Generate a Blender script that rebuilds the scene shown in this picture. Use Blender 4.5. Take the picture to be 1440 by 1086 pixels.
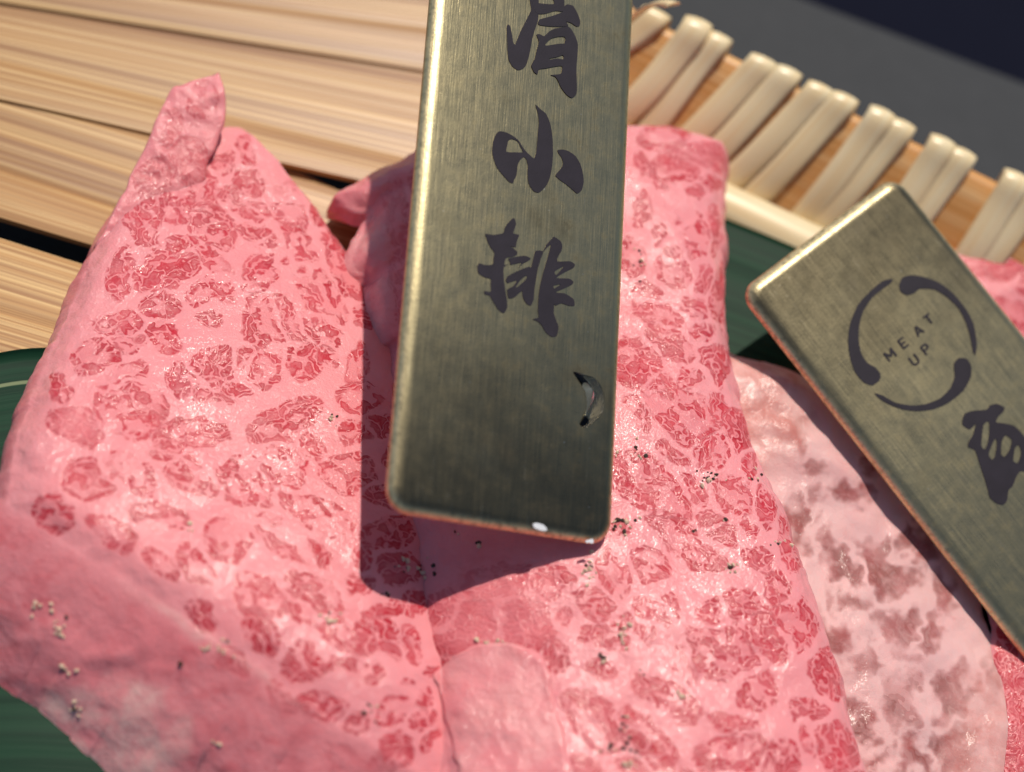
import bpy, bmesh, math, random
import numpy as np
from mathutils import Vector, Matrix
from mathutils.bvhtree import BVHTree

for o in list(bpy.data.objects): bpy.data.objects.remove(o)
random.seed(7); rng = np.random.default_rng(11)
SC = bpy.context.scene; COL = SC.collection
U = 0.01                                     # everything below is laid out in centimetres

# ------------------------------------------------------------------ camera
PITCH, ROLL, DIST, FPX = math.radians(58), math.radians(22), 16.5, 1978.0
FOCUS, FSTOP = 16.0, 12.0
W0, H0 = 1440, 1086
F = np.array([0, math.cos(PITCH), -math.sin(PITCH)])
R0 = np.array([1.0, 0, 0]); U0 = np.array([0, math.sin(PITCH), math.cos(PITCH)])
RT = math.cos(ROLL)*R0 + math.sin(ROLL)*U0
UP = -math.sin(ROLL)*R0 + math.cos(ROLL)*U0
CAM = np.array([0, 0, 1.0]) - DIST*F
cd = bpy.data.cameras.new('camera'); cam = bpy.data.objects.new('camera', cd); COL.objects.link(cam)
m = Matrix(((RT[0], UP[0], -F[0], CAM[0]*U), (RT[1], UP[1], -F[1], CAM[1]*U), (RT[2], UP[2], -F[2], CAM[2]*U), (0, 0, 0, 1)))
cam.matrix_world = m
cd.sensor_width = 36; cd.lens = 36*FPX/W0; cd.clip_start = 0.005; cd.clip_end = 50
cd.dof.use_dof = True; cd.dof.focus_distance = FOCUS*U; cd.dof.aperture_fstop = FSTOP
SC.camera = cam

# ------------------------------------------------------------------ light
SUN_EL, SUN_AZ = math.radians(64.5), math.radians(-5)      # azimuth from +Y towards +X
w = bpy.data.worlds.new('World'); SC.world = w; w.use_nodes = True
nt = w.node_tree; bg = nt.nodes['Background']
sky = nt.nodes.new('ShaderNodeTexSky'); sky.sky_type = 'NISHITA'; sky.sun_disc = False
sky.sun_elevation = SUN_EL; sky.sun_rotation = SUN_AZ
nt.links.new(sky.outputs[0], bg.inputs[0]); bg.inputs[1].default_value = 0.075
sd = bpy.data.lights.new('sun', 'SUN'); sd.energy = 3.9; sd.angle = math.radians(0.9); sd.color = (1, 0.91, 0.785)
sun = bpy.data.objects.new('sun', sd); COL.objects.link(sun)
S = Vector((math.sin(SUN_AZ)*math.cos(SUN_EL), math.cos(SUN_AZ)*math.cos(SUN_EL), math.sin(SUN_EL)))
sun.rotation_euler = S.to_track_quat('Z', 'Y').to_euler(); sun.location = S*0.5
vs = SC.view_settings; vs.view_transform = 'Standard'; vs.look = 'None'; vs.gamma = 1; vs.exposure = -0.08
vs.use_curve_mapping = False
SC.render.engine = 'CYCLES'; SC.cycles.use_denoising = True; SC.cycles.max_bounces = 10
SC.cycles.sample_clamp_indirect = 6

# ------------------------------------------------------------------ geometry helpers
def ray(px, py):
    d = F + ((px-W0/2)/FPX)*RT + ((H0/2-py)/FPX)*UP
    return d
def at(px, py, z):                            # point of the place seen at (px, py) at height z
    d = ray(px, py); t = (z-CAM[2])/d[2]
    return CAM + t*d
def at_plane(px, py, o, n):
    d = ray(px, py); return CAM + d*(np.dot(o-CAM, n)/np.dot(d, n))
def proj(P):
    q = np.asarray(P) - CAM; dz = q@F
    return W0/2 + FPX*(q@RT)/dz, H0/2 - FPX*(q@UP)/dz

def _hash(ix, iy, s):
    h = (ix.astype(np.int64)*374761393 + iy.astype(np.int64)*668265263 + s*974634777) & 0x7fffffff
    h = ((h ^ (h >> 13))*1274126177) & 0x7fffffff
    return ((h ^ (h >> 16)) & 0xffff)/65535.0
def vnoise(x, y, s=0):                        # value noise, -1..1
    x = np.asarray(x, float); y = np.asarray(y, float)
    ix = np.floor(x); iy = np.floor(y); fx = x-ix; fy = y-iy
    fx = fx*fx*(3-2*fx); fy = fy*fy*(3-2*fy)
    a = _hash(ix, iy, s); b = _hash(ix+1, iy, s); c = _hash(ix, iy+1, s); d = _hash(ix+1, iy+1, s)
    return 2*((a*(1-fx)+b*fx)*(1-fy) + (c*(1-fx)+d*fx)*fy) - 1

def catmull(pts, n, closed=False):            # resample a polyline smoothly to n points
    P = np.array(pts, float); k = len(P)
    if closed: Q = np.vstack([P[-1], P, P[0], P[1]]); segs = k
    else: Q = np.vstack([2*P[0]-P[1], P, 2*P[-1]-P[-2]]); segs = k-1
    out = []
    for i in range(segs):
        p0, p1, p2, p3 = Q[i:i+4]
        for t in np.linspace(0, 1, 24, endpoint=False):
            out.append(0.5*((2*p1)+(p2-p0)*t+(2*p0-5*p1+4*p2-p3)*t*t+(3*p1-p0-3*p2+p3)*t**3))
    out.append(Q[1] if closed else P[-1]); out = np.array(out)
    s = np.concatenate([[0], np.cumsum(np.linalg.norm(np.diff(out, axis=0), axis=1))])
    tt = np.linspace(0, s[-1], n+1)[:-1] if closed else np.linspace(0, s[-1], n)
    return np.stack([np.interp(tt, s, out[:, j]) for j in range(out.shape[1])], 1)

def tag(o, label, cat, group=None, kind=None):
    if label: o['label'] = label
    if cat: o['category'] = cat
    if group: o['group'] = group
    if kind: o['kind'] = kind
    return o
def thing(name, label, cat, base, group=None):
    e = bpy.data.objects.new(name, None); COL.objects.link(e)
    e.location = Vector(base)*U; e.empty_display_size = 0.005
    return tag(e, label, cat, group)
def mesh_obj(name, V, Fc, mat, parent=None, base=None, smooth=True, attrs=None):
    V = np.asarray(V, float)
    if base is None:
        base = np.array(parent.location)/U if parent is not None else np.array([*V[:, :2].mean(0), V[:, 2].min()])
    me = bpy.data.meshes.new(name); me.from_pydata(((V-base)*U).tolist(), [], Fc); me.update()
    if smooth: me.polygons.foreach_set('use_smooth', [True]*len(me.polygons))
    for k, a in (attrs or {}).items():
        a = np.asarray(a, np.float32)
        if a.ndim == 1: t = me.attributes.new(k, 'FLOAT', 'POINT'); t.data.foreach_set('value', a)
        else: t = me.attributes.new(k, 'FLOAT_VECTOR', 'POINT'); t.data.foreach_set('vector', a.ravel())
    o = bpy.data.objects.new(name, me); COL.objects.link(o); me.materials.append(mat)
    if parent is not None: o.parent = parent
    else: o.location = Vector(base)*U
    return o
def grid_faces(n, m, off=0, closed=False):    # n rows of m verts
    f = []
    for i in range(n-1):
        for j in range(m if closed else m-1):
            a = off+i*m+j; b = off+i*m+(j+1) % m
            f.append((a, b, b+m, a+m))
    return f

# ------------------------------------------------------------------ material helpers
class NT:
    def __init__(s, name):
        s.m = bpy.data.materials.new(name); s.m.use_nodes = True; s.t = s.m.node_tree
        s.b = s.t.nodes['Principled BSDF']; s.out = s.t.nodes['Material Output']
    def n(s, typ, **kw):
        q = s.t.nodes.new(typ)
        for k, v in kw.items(): setattr(q, k, v)
        return q
    def put(s, sock, v):
        if isinstance(v, bpy.types.NodeSocket): s.t.links.new(v, sock)
        elif isinstance(v, (tuple, list)):
            sock.default_value = tuple(v)+((1,) if len(v) == 3 and sock.type == 'RGBA' else ())
        else: sock.default_value = v
    def math(s, op, a, b=0.0, c=0.0, clamp=False):
        q = s.n('ShaderNodeMath', operation=op, use_clamp=clamp)
        for i, v in enumerate((a, b, c)): s.put(q.inputs[i], v)
        return q.outputs[0]
    def step(s, x, lo, hi, a=0.0, b=1.0):
        q = s.n('ShaderNodeMapRange', interpolation_type='SMOOTHSTEP')
        for i, v in enumerate((x, lo, hi, a, b)): s.put(q.inputs[i], v)
        return q.outputs[0]
    def mix(s, f, a, b, blend='MIX'):
        q = s.n('ShaderNodeMix', data_type='RGBA', blend_type=blend)
        s.put(q.inputs[0], f); s.put(q.inputs[6], a); s.put(q.inputs[7], b)
        return q.outputs[2]
    def attr(s, name, kind='Fac'): return s.n('ShaderNodeAttribute', attribute_name=name).outputs[kind]
    def cm(s):                                 # object coordinates in centimetres
        tc = s.n('ShaderNodeTexCoord'); q = s.n('ShaderNodeVectorMath', operation='SCALE')
        s.t.links.new(tc.outputs['Object'], q.inputs[0]); q.inputs['Scale'].default_value = 100
        return q.outputs[0]
    def vmul(s, v, k):
        q = s.n('ShaderNodeVectorMath', operation='MULTIPLY'); s.put(q.inputs[0], v); s.put(q.inputs[1], k); return q.outputs[0]
    def vadd(s, v, k):
        q = s.n('ShaderNodeVectorMath', operation='ADD'); s.put(q.inputs[0], v); s.put(q.inputs[1], k); return q.outputs[0]
    def noise(s, v, scale, detail=3, rough=0.55, out='Fac', dist=0.0):
        q = s.n('ShaderNodeTexNoise'); s.put(q.inputs['Vector'], v); q.inputs['Scale'].default_value = scale
        q.inputs['Detail'].default_value = detail; q.inputs['Roughness'].default_value = rough
        q.inputs['Distortion'].default_value = dist
        return q.outputs[out]
    def bump(s, h, strength, dist_cm, normal=None):
        q = s.n('ShaderNodeBump'); q.inputs['Strength'].default_value = strength; q.inputs['Distance'].default_value = dist_cm*U
        s.put(q.inputs['Height'], h)
        if normal is not None: s.put(q.inputs['Normal'], normal)
        return q.outputs[0]
    def set(s, **kw):
        for k, v in kw.items(): s.put(s.b.inputs[k.replace('_', ' ')], v)

def _glow(s, col, k):                            # thin fibre that lets sunlight through
    tr = s.n('ShaderNodeBsdfTranslucent'); s.put(tr.inputs[0], col); mx = s.n('ShaderNodeMixShader'); mx.inputs[0].default_value = k
    s.t.links.new(s.b.outputs[0], mx.inputs[1]); s.t.links.new(tr.outputs[0], mx.inputs[2]); s.t.links.new(mx.outputs[0], s.out.inputs[0])
NT.glow = _glow
def meat_material(name, fat, fat2, red, red2, softcol, crisp=0.02, wet=0.3, grain=1.0, palec=(.76, .47, .44), seam_min=.06, glint=1.0, coat_r=.06, skin_k=.40):
    s = NT(name); p = s.cm()
    md, mf, soft = s.attr('md'), s.attr('mf'), s.attr('soft'); ml = s.attr('ml', 'Vector')
    n_lo = s.noise(p, 1.3, 3); n_mid = s.noise(p, 7, 4, 0.6); n_fine = s.noise(p, 32, 3, 0.6)
    d = s.math('ADD', md, s.math('MULTIPLY_ADD', n_mid, 0.07, -0.022))
    d = s.math('ADD', d, s.math('MULTIPLY_ADD', n_fine, 0.02, -0.01))
    wv = s.vmul(s.vadd(s.noise(p, 4.0, 1, 0.5, 'Color'), (-.5, -.5, -.5)), (2.4, 2.4, 0))
    wv = s.vadd(wv, s.vmul(s.vadd(s.noise(p, 11, 1, 0.4, 'Color'), (-.5, -.5, -.5)), (1.0, 1.0, 0)))
    lw = s.vadd(ml, wv)
    vor = s.n('ShaderNodeTexVoronoi', feature='DISTANCE_TO_EDGE', voronoi_dimensions='2D')
    s.put(vor.inputs['Vector'], lw); vor.inputs['Scale'].default_value = 1.0
    ve = vor.outputs['Distance']
    vc = s.n('ShaderNodeTexVoronoi', feature='F1', voronoi_dimensions='2D')
    s.put(vc.inputs['Vector'], lw); vc.inputs['Scale'].default_value = 1.0
    cellr = s.n('ShaderNodeSeparateColor'); s.put(cellr.inputs[0], vc.outputs['Color'])
    inside = s.step(d, 0.0, crisp)
    vn = s.math('ADD', ve, s.math('MULTIPLY_ADD', n_fine, 0.14, -0.07))
    # each bundle is a knot of small leaf-shaped flecks; those along its skin are nearly all there
    seam = s.step(vn, 0.04, 0.11 + crisp*2.2, seam_min, 1)
    skin = s.step(d, 0.02, 0.13, skin_k, 0)
    keep = s.step(s.math('SUBTRACT', s.math('ADD', s.math('MULTIPLY_ADD', mf, .74, .10), skin), cellr.outputs[0]), -0.10, 0.10)
    soften = s.step(s.noise(lw, .9, 2),   .35, .6, .75, 1)
    body = s.math('MULTIPLY', s.math('MULTIPLY', keep, seam), s.math('MULTIPLY', inside, soften))
    # faint redness all through the bundle, so it never reads as pure fat between the flecks
    haze = s.math('MULTIPLY', s.step(d, -0.02, 0.10), s.math('MULTIPLY_ADD', mf, 0.20, 0.04))
    tone = s.step(s.noise(p, 2.6, 3), 0.3, 0.7)
    fatc = s.mix(n_lo, fat, fat2)
    redc = s.mix(tone, red, red2)
    redc = s.mix(s.math('MULTIPLY', cellr.outputs[2], .22), redc, s.mix(.45, red2, fat))
    redc = s.mix(s.step(vn, .14, .40, 0, .26), redc, fat)                     # paler heart of each fleck
    col = s.mix(haze, fatc, red2); col = s.mix(body, col, redc)
    n_s = s.noise(p, 1.7, 5, 0.62, dist=0.6)
    sc = s.mix(s.step(n_s, 0.42, 0.58), softcol, s.mix(.7, red2, softcol)); sc = s.mix(s.math('MULTIPLY', s.step(s.noise(s.vmul(p, (1, 2.2, 1)), 4.5, 4, .6), .52, .64), .22), sc, red2); sc = s.mix(s.math('MULTIPLY', s.step(s.noise(p, 0.9, 3), 0.5, 0.68), 0.7), sc, fat2)
    col = s.mix(s.math('MULTIPLY', soft, 0.9), col, sc)
    pale = s.attr('pale'); col = s.mix(pale, col, s.mix(s.step(s.noise(p, 2.4, 4, .6), .3, .7), palec, softcol))
    # relief: muscle sinks a little; a wet skin lies over it, crinkled by the fat grains
    h = s.math('MULTIPLY', body, -0.6)
    b1 = s.bump(h, 0.5, 0.012)
    med = s.math('ADD', s.noise(p, 8, 4, 0.6), s.math('MULTIPLY', s.noise(p, 22, 2), 0.4))
    b2 = s.bump(med, wet, 0.05, b1)
    b3 = s.bump(s.noise(p, 60, 2, 0.5), 0.5*grain, 0.010, b2)
    wetm = s.attr('wetm'); medw = s.math('MULTIPLY', med, s.math('MULTIPLY_ADD', wetm, 1.5, glint))
    gl = s.bump(s.math('ADD', s.noise(p, 34, 2, 0.6), s.math('MULTIPLY', s.noise(p, 70, 1), 0.5)), 1.0, 0.0036*grain, s.bump(medw, 1.0, 0.019, b1))
    s.set(Base_Color=col, Roughness=0.5, Specular_IOR_Level=0.10, Coat_Weight=s.math('MULTIPLY_ADD', s.step(s.noise(p, 1.6, 3), .38, .62), .5, s.math('MULTIPLY_ADD', wetm, .5, .22)), Coat_Roughness=s.math('MULTIPLY_ADD', s.noise(p, 11, 2), .12, coat_r), Coat_IOR=1.45, Coat_Normal=gl,
          Subsurface_Weight=0.6, Subsurface_Scale=0.0004, Subsurface_Radius=(1.0, 0.30, 0.26), Normal=b3)
    s.b.subsurface_method = 'RANDOM_WALK'
    return s.m

MEAT = meat_material('marbled_beef', (.80, .34, .362), (.77, .245, .272), (.40, .004, .020), (.53, .012, .034), (.76, .25, .275))
MEAT_DIM = meat_material('marbled_beef_pale', (.78, .54, .52), (.72, .38, .38), (.16, .024, .016), (.29, .028, .027), (.55, .2, .17), crisp=0.15, wet=0.2, grain=0.8, seam_min=.8, glint=.8, coat_r=.18, skin_k=0.0)

def brass_material(name, dark):
    s = NT(name); p = s.attr('tl', 'Vector')
    brush = s.noise(s.vmul(p, (60, 1.6, 1)), 1, 3, 0.6)
    brush2 = s.noise(s.vmul(p, (18, .8, 1)), 1, 3, 0.6)
    blot = s.noise(p, 0.9, 5, 0.62); spot = s.noise(p, 5.5, 4, 0.65)
    base = s.mix(blot, (.44, .36, .19), (.31, .295, .19))
    base = s.mix(s.math('MULTIPLY', s.step(brush2, .35, .7), .35), base, (.46, .39, .23))
    tarn = s.math('ADD', s.step(blot, .50, .74), s.math('MULTIPLY', s.step(spot, .52, .72), .55), clamp=True)
    tarn = s.math('MULTIPLY', tarn, .5 + dark)
    base = s.mix(tarn, base, (.075, .066, .042))
    sep = s.n('ShaderNodeSeparateXYZ'); s.put(sep.inputs[0], p)
    refl_fade = s.step(s.math('ADD', sep.outputs[1], s.math('MULTIPLY', s.noise(p, 1.1, 4), 2.0)), 1.0, 4.2, 1, 0)   # dims towards one end: the reflection's fall-off painted into the colour
    base = s.mix(s.math('MULTIPLY', refl_fade, .75), base, (.05, .042, .03))
    scrt = s.step(s.noise(s.vmul(p, (90, 2.2, 1)), 1, 1), .70, .76); base = s.mix(s.math('MULTIPLY', scrt, .35), base, (.55, .5, .36))
    edge = s.step(sep.outputs[2], -.05, -.003, 1, 0); base = s.mix(s.math('MULTIPLY', edge, s.step(s.noise(p, 16, 3), .1, .6)), base, (.80, .66, .38))  # edge wear plus the bevel's highlight, both painted into the colour
    speck = s.step(s.noise(p, 26, 1), .76, .80); base = s.mix(s.math('MULTIPLY', speck, .5), base, (.6, .58, .5))
    scr = s.n('ShaderNodeTexNoise'); s.put(scr.inputs['Vector'], s.vmul(p, (1, 34, 1))); scr.inputs['Scale'].default_value = 1.3
    rough = s.math('ADD', s.math('MULTIPLY_ADD', brush, .22, .20), s.math('MULTIPLY', tarn, .12))
    rough = s.math('ADD', rough, s.math('MULTIPLY', edge, .16)); rough = s.math('ADD', rough, s.math('MULTIPLY_ADD', spot, .16, -.08))
    h = s.math('ADD', brush, s.math('MULTIPLY', s.noise(p, 30, 2), s.math('MULTIPLY_ADD', edge, 2.0, .5)))
    s.set(Base_Color=base, Metallic=s.math('MULTIPLY_ADD', tarn, -.28, .97), Roughness=rough, Normal=s.bump(h, .45, .004))
    return s.m
BRASS = brass_material('aged_brass', .25); BRASS2 = brass_material('aged_brass_dull', .15)

def ink_material():
    s = NT('etched_ink'); p = s.cm()
    c = s.mix(s.noise(p, 5, 3), (.012, .009, .014), (.026, .021, .032))
    s.set(Base_Color=c, Roughness=s.math('MULTIPLY_ADD', s.noise(p, 20, 3), .2, .5), Specular_IOR_Level=.25, Normal=s.bump(s.noise(p, 45, 3), .3, .004))
    return s.m
INK = ink_material()
def chip_material():
    s = NT('chipped_paint'); s.set(Base_Color=s.mix(s.noise(s.cm(), 30, 2), (.6, .62, .66), (.78, .8, .84)), Roughness=.5); return s.m
CHIP = chip_material()

def bamboo_material(name, c1, c2, c3, gloss=.42, freq=1.0, trans=0.0):
    s = NT(name); q = s.attr('sc', 'Vector')
    g1 = s.noise(s.vmul(q, (.045, 11*freq, 1)), 1, 3, .6); g2 = s.noise(s.vmul(q, (.09, 30*freq, 1)), 1, 2, .6)
    lo = s.noise(s.vmul(q, (.08, 1.4, 1)), 1, 3)
    col = s.mix(s.step(g1, .42, .56), c1, c2)
    col = s.mix(s.math('MULTIPLY', s.step(g2, .49, .57), .6), col, c3)
    col = s.mix(s.math('MULTIPLY', s.step(s.noise(s.vmul(q, (.03, 5*freq, 1)), 1, 1), .56, .62), .55), col, c3)
    col = s.mix(s.math('MULTIPLY', s.step(lo, .42, .7), .6), col, c3)
    spk = s.step(s.noise(s.vmul(q, (1.5, 3, 1)), 2.2, 2), .75, .8)
    col = s.mix(s.math('MULTIPLY', spk, .5), col, (.10, .05, .02))
    h = s.math('ADD', g1, s.math('MULTIPLY', g2, .6))
    s.set(Base_Color=col, Roughness=s.math('MULTIPLY_ADD', g2, .15, gloss), Normal=s.bump(h, .5, .015))
    if trans: s.glow(col, trans)
    return s.m
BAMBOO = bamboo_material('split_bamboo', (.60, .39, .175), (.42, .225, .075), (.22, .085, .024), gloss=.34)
BAMBOO_SUN = bamboo_material('split_bamboo_painted_sun', (.68, .45, .19), (.48, .26, .085), (.27, .11, .03), gloss=.45)  # lighter copy of the split bamboo, sunlight painted into its colour
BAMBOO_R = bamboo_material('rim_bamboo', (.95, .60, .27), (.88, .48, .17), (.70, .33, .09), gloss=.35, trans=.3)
def wrap_material():
    s = NT('peeled_cane'); q = s.attr('sc', 'Vector')
    g = s.noise(s.vmul(q, (.4, 14, 1)), 1, 3)
    col = s.mix(s.step(g, .35, .65), (.97, .84, .55), (.95, .76, .44))
    s.set(Base_Color=col, Roughness=.30, Normal=s.bump(g, .4, .012)); s.glow(col, .22)
    return s.m
CANE = wrap_material()

def leaf_material():
    s = NT('bamboo_leaf'); q = s.attr('sc', 'Vector')
    v = s.noise(s.vmul(q, (.12, 11, 1)), 1, 2); v2 = s.noise(s.vmul(q, (.3, 40, 1)), 1, 2)
    col = s.mix(s.step(v, .4, .6), (.004, .027, .014), (.007, .040, .020))
    sep = s.n('ShaderNodeSeparateXYZ'); s.put(sep.inputs[0], q)
    rib = s.step(s.math('ABSOLUTE', s.math('SUBTRACT', sep.outputs[1], 0.42)), .012, .03, 1, 0)
    col = s.mix(s.math('MULTIPLY', rib, .8), col, (.22, .26, .14))
    s.set(Base_Color=col, Roughness=.5, Normal=s.bump(s.math('ADD', v, v2), .35, .01), Specular_IOR_Level=.12)
    return s.m
LEAF = leaf_material()
def simple(name, c1, c2, scale, rough, bumpk=.2, spec=.5):
    s = NT(name); p = s.cm(); n = s.noise(p, scale, 4, .6)
    s.set(Base_Color=s.mix(n, c1, c2), Roughness=rough, Normal=s.bump(n, bumpk, .02), Specular_IOR_Level=spec); return s.m
TABLE = simple('dark_table', (.030, .033, .037), (.042, .045, .050), 3, .75, .2, .3)
FLOOR = simple('floor_painted_shade', (.003, .004, .012), (.005, .006, .016), .2, .9, .1, .1)  # near-black navy: shade painted into the floor's own colour
PEP_D = simple('pepper_husk', (.02, .012, .008), (.07, .04, .02), 60, .6, .5)
PEP_L = simple('pepper_core', (.86, .68, .52), (.58, .40, .26), 60, .6, .5)
def water_material():
    s = NT('water'); s.set(Base_Color=(1, 1, 1), Roughness=.0, IOR=1.333, Transmission_Weight=1.0); return s.m
WATER = water_material()

# ------------------------------------------------------------------ setting: table and floor below
def slab(name, corners, z, mat, kind='structure', thick=2.5):
    V = [(x, y, z) for x, y in corners] + [(x, y, z-thick) for x, y in corners]
    n = len(corners)
    Fc = [tuple(range(n)), tuple(reversed(range(n, 2*n)))] + [(i, i+n, (i+1) % n+n, (i+1) % n) for i in range(n)]
    o = mesh_obj(name, V, Fc, mat, smooth=False); o['kind'] = kind; return o
TZ = -1.6
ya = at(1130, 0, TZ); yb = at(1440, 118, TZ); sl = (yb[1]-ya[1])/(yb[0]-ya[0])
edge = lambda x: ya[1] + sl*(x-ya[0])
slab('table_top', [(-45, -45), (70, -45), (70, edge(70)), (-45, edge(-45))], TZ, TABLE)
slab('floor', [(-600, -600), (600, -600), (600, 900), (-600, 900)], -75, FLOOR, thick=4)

# ------------------------------------------------------------------ bamboo tray
tray = thing('bamboo_tray', 'woven split bamboo tray with cane-wrapped rim under the raw beef', 'tray', at(720, 400, -.3))
seedc = [0]
def strip(up, lo, z, mat, crown=.03, thick=.09, tilt=0.0, wob=.3):
    """one split-bamboo strip between two long edges given as (px, py) at height z"""
    n, mcols = 70, 9; seedc[0] += 1; sd_ = seedc[0]
    def straight(pts):                          # split bamboo runs true: one gentle bow at most
        P = np.array(pts, float); c = np.polyfit(P[:, 0], P[:, 1], 1); xs = np.linspace(P[0, 0], P[-1, 0], 5); return [(x, np.polyval(c, x)) for x in xs]
    A = catmull([at(x, y, z+tilt) for x, y in straight(up)], n); B = catmull([at(x, y, z-tilt) for x, y in straight(lo)], n)
    V, sc_ = [], []
    s = np.concatenate([[0], np.cumsum(np.linalg.norm(np.diff(A, axis=0), axis=1))])
    wid = np.linalg.norm(A-B, axis=1).mean()
    for side in (0, 1):
        for i in range(n):
            for j in range(mcols):
                t = j/(mcols-1); P = A[i]*(1-t)+B[i]*t
                e = .012*wob*vnoise(s[i]*1.3, t*1.5+sd_*9, sd_)
                P = P + np.array([0, e if j in (0, mcols-1) else 0, 0])
                zz = crown*(1-(2*t-1)**4) + .02*wob*vnoise(s[i]*.35, sd_*7.3, sd_+5)
                V.append((P[0], P[1], P[2]+zz if side == 0 else P[2]-thick)); sc_.append((s[i]+sd_*13.7, t*wid+sd_*5.1, sd_))
    f = grid_faces(n, mcols); off = n*mcols
    f = [tuple(reversed(q)) for q in f] + grid_faces(n, mcols, off)
    per = [(i*mcols, (i+1)*mcols) for i in range(n-1)] + [((n-1)*mcols+j, (n-1)*mcols+j+1) for j in range(mcols-1)]
    per += [((i+1)*mcols+mcols-1, i*mcols+mcols-1) for i in range(n-1)] + [(j+1, j) for j in range(mcols-1)]
    f += [(a, b, b+off, a+off) for a, b in per]
    o = mesh_obj('bamboo_strip', V, f, mat, tray, attrs={'sc': sc_})
    o.data.polygons.foreach_set('use_smooth', [True]*len(o.data.polygons)); o.data.set_sharp_from_angle(angle=math.radians(50))
    return o
strip([(-260, -150), (300, -75), (700, -30), (800, -17)], [(-260, -60), (0, -32), (300, 12), (600, 50), (800, 80)], .06, BAMBOO, tilt=.02)
strip([(-260, -80), (0, -45), (300, 0), (600, 38), (830, 70)], [(-260, -38), (0, 3), (180, 28), (300, 52), (540, 88), (830, 138)], .17, BAMBOO, tilt=.03)
strip([(-260, -60), (0, -14), (180, 10), (300, 35), (540, 70), (860, 126)], [(-260, 40), (0, 88), (150, 120), (320, 160), (548, 222), (860, 305)], .05, BAMBOO, tilt=.02)
strip([(-260, 20), (0, 76), (150, 106), (320, 148), (548, 212), (1000, 330)], [(-260, 90), (0, 138), (211, 181), (401, 222), (502, 249), (1000, 372)], .03, BAMBOO, tilt=-.02)
strip([(-260, 70), (0, 122), (211, 168), (400, 250), (800, 370)], [(-260, 110), (0, 194), (121, 234), (260, 280), (800, 440)], -.04, BAMBOO, tilt=.035)
strip([(-260, 95), (0, 184), (121, 224), (260, 268), (800, 430)], [(-260, 150), (0, 262), (160, 305), (400, 390), (800, 500)], -.05, BAMBOO, tilt=.04)
strip([(-260, 140), (0, 252), (160, 296), (400, 380), (800, 490)], [(-260, 225), (0, 308), (121, 341), (300, 400), (800, 545)], -.03, BAMBOO_SUN, tilt=.0)
strip([(385, 216), (430, 246), (507, 289), (620, 345), (900, 480)], [(360, 262), (430, 300), (520, 352), (640, 410), (900, 540)], -.14, BAMBOO_SUN)
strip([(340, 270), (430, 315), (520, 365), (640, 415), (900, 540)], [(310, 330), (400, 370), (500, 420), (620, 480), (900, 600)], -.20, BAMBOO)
strip([(-260, 262), (0, 327), (95, 362), (300, 430), (800, 590)], [(-260, 380), (0, 425), (95, 455), (300, 520), (800, 690)], .0, BAMBOO_SUN, tilt=-.01)
strip([(-260, 375), (0, 421), (95, 450), (300, 515), (800, 680)], [(-260, 490), (0, 535), (95, 565), (300, 620), (800, 790)], .0, BAMBOO_SUN)
for k in range(5):                               # the weave carries on under the meat
    y0 = 555 + k*128
    strip([(-260, y0-60), (95, y0), (800, y0+225), (1330, y0+390)], [(-260, y0+55), (95, y0+115), (800, y0+340), (1330, y0+505)], -.06, BAMBOO)
strip([(700, 135), (1000, 215), (1330, 330)], [(690, 250), (1000, 330), (1330, 460)], -.08, BAMBOO)
strip([(700, 262), (1000, 340), (1440, 490)], [(690, 380), (1000, 470), (1500, 640)], -.08, BAMBOO)

# rim: a bent band leaning outwards, seen from inside, whipped with cane
rim_top_px = [(770, -190), (838, -62), (893, 20), (1000, 70), (1100, 118), (1200, 165), (1330, 226), (1440, 280), (1620, 370)]
RIMH = 1.25
rt = catmull([at(x, y, RIMH) for x, y in rim_top_px], 160)
dirr = np.gradient(rt, axis=0); dirr /= np.linalg.norm(dirr, axis=1)[:, None]
outw = np.stack([-dirr[:, 1], dirr[:, 0], 0*dirr[:, 0]], 1)        # away from the tray
LEAN = 1.25; TH = .16
rs = np.concatenate([[0], np.cumsum(np.linalg.norm(np.diff(rt, axis=0), axis=1))])
def rim_pt(s, h, o=0.0):                         # arc length, height 0..RIMH, offset outwards from the inner face
    P = np.array([np.interp(s, rs, rt[:, k]) for k in range(3)]); O = np.array([np.interp(s, rs, outw[:, k]) for k in range(3)])
    k = max(0.0, 1-h/RIMH)
    return np.array([P[0], P[1], h]) + O*(o - LEAN*k*(1.3-.3*k))
def sweep_band(name, h0, h1, o0, th, mat, nrows=10):
    V, sc_ = [], []; ss = np.linspace(0, rs[-1], 150)
    prof = [(h0+(h1-h0)*j/(nrows-1), o0) for j in range(nrows)] + [(h1+th*.25, o0+th*.5)] + [(h1-(h1-h0)*j/(nrows-1), o0+th) for j in range(nrows)]
    for s in ss:
        for (h, o) in prof:
            V.append(rim_pt(s, h, o)); sc_.append((s, h, 3))
    return mesh_obj(name, V, grid_faces(len(ss), len(prof)), mat, tray, attrs={'sc': sc_})
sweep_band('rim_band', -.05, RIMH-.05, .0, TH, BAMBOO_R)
sweep_band('rim_hoop', -.15, .26, -.62, .5, CANE, 6)
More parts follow.
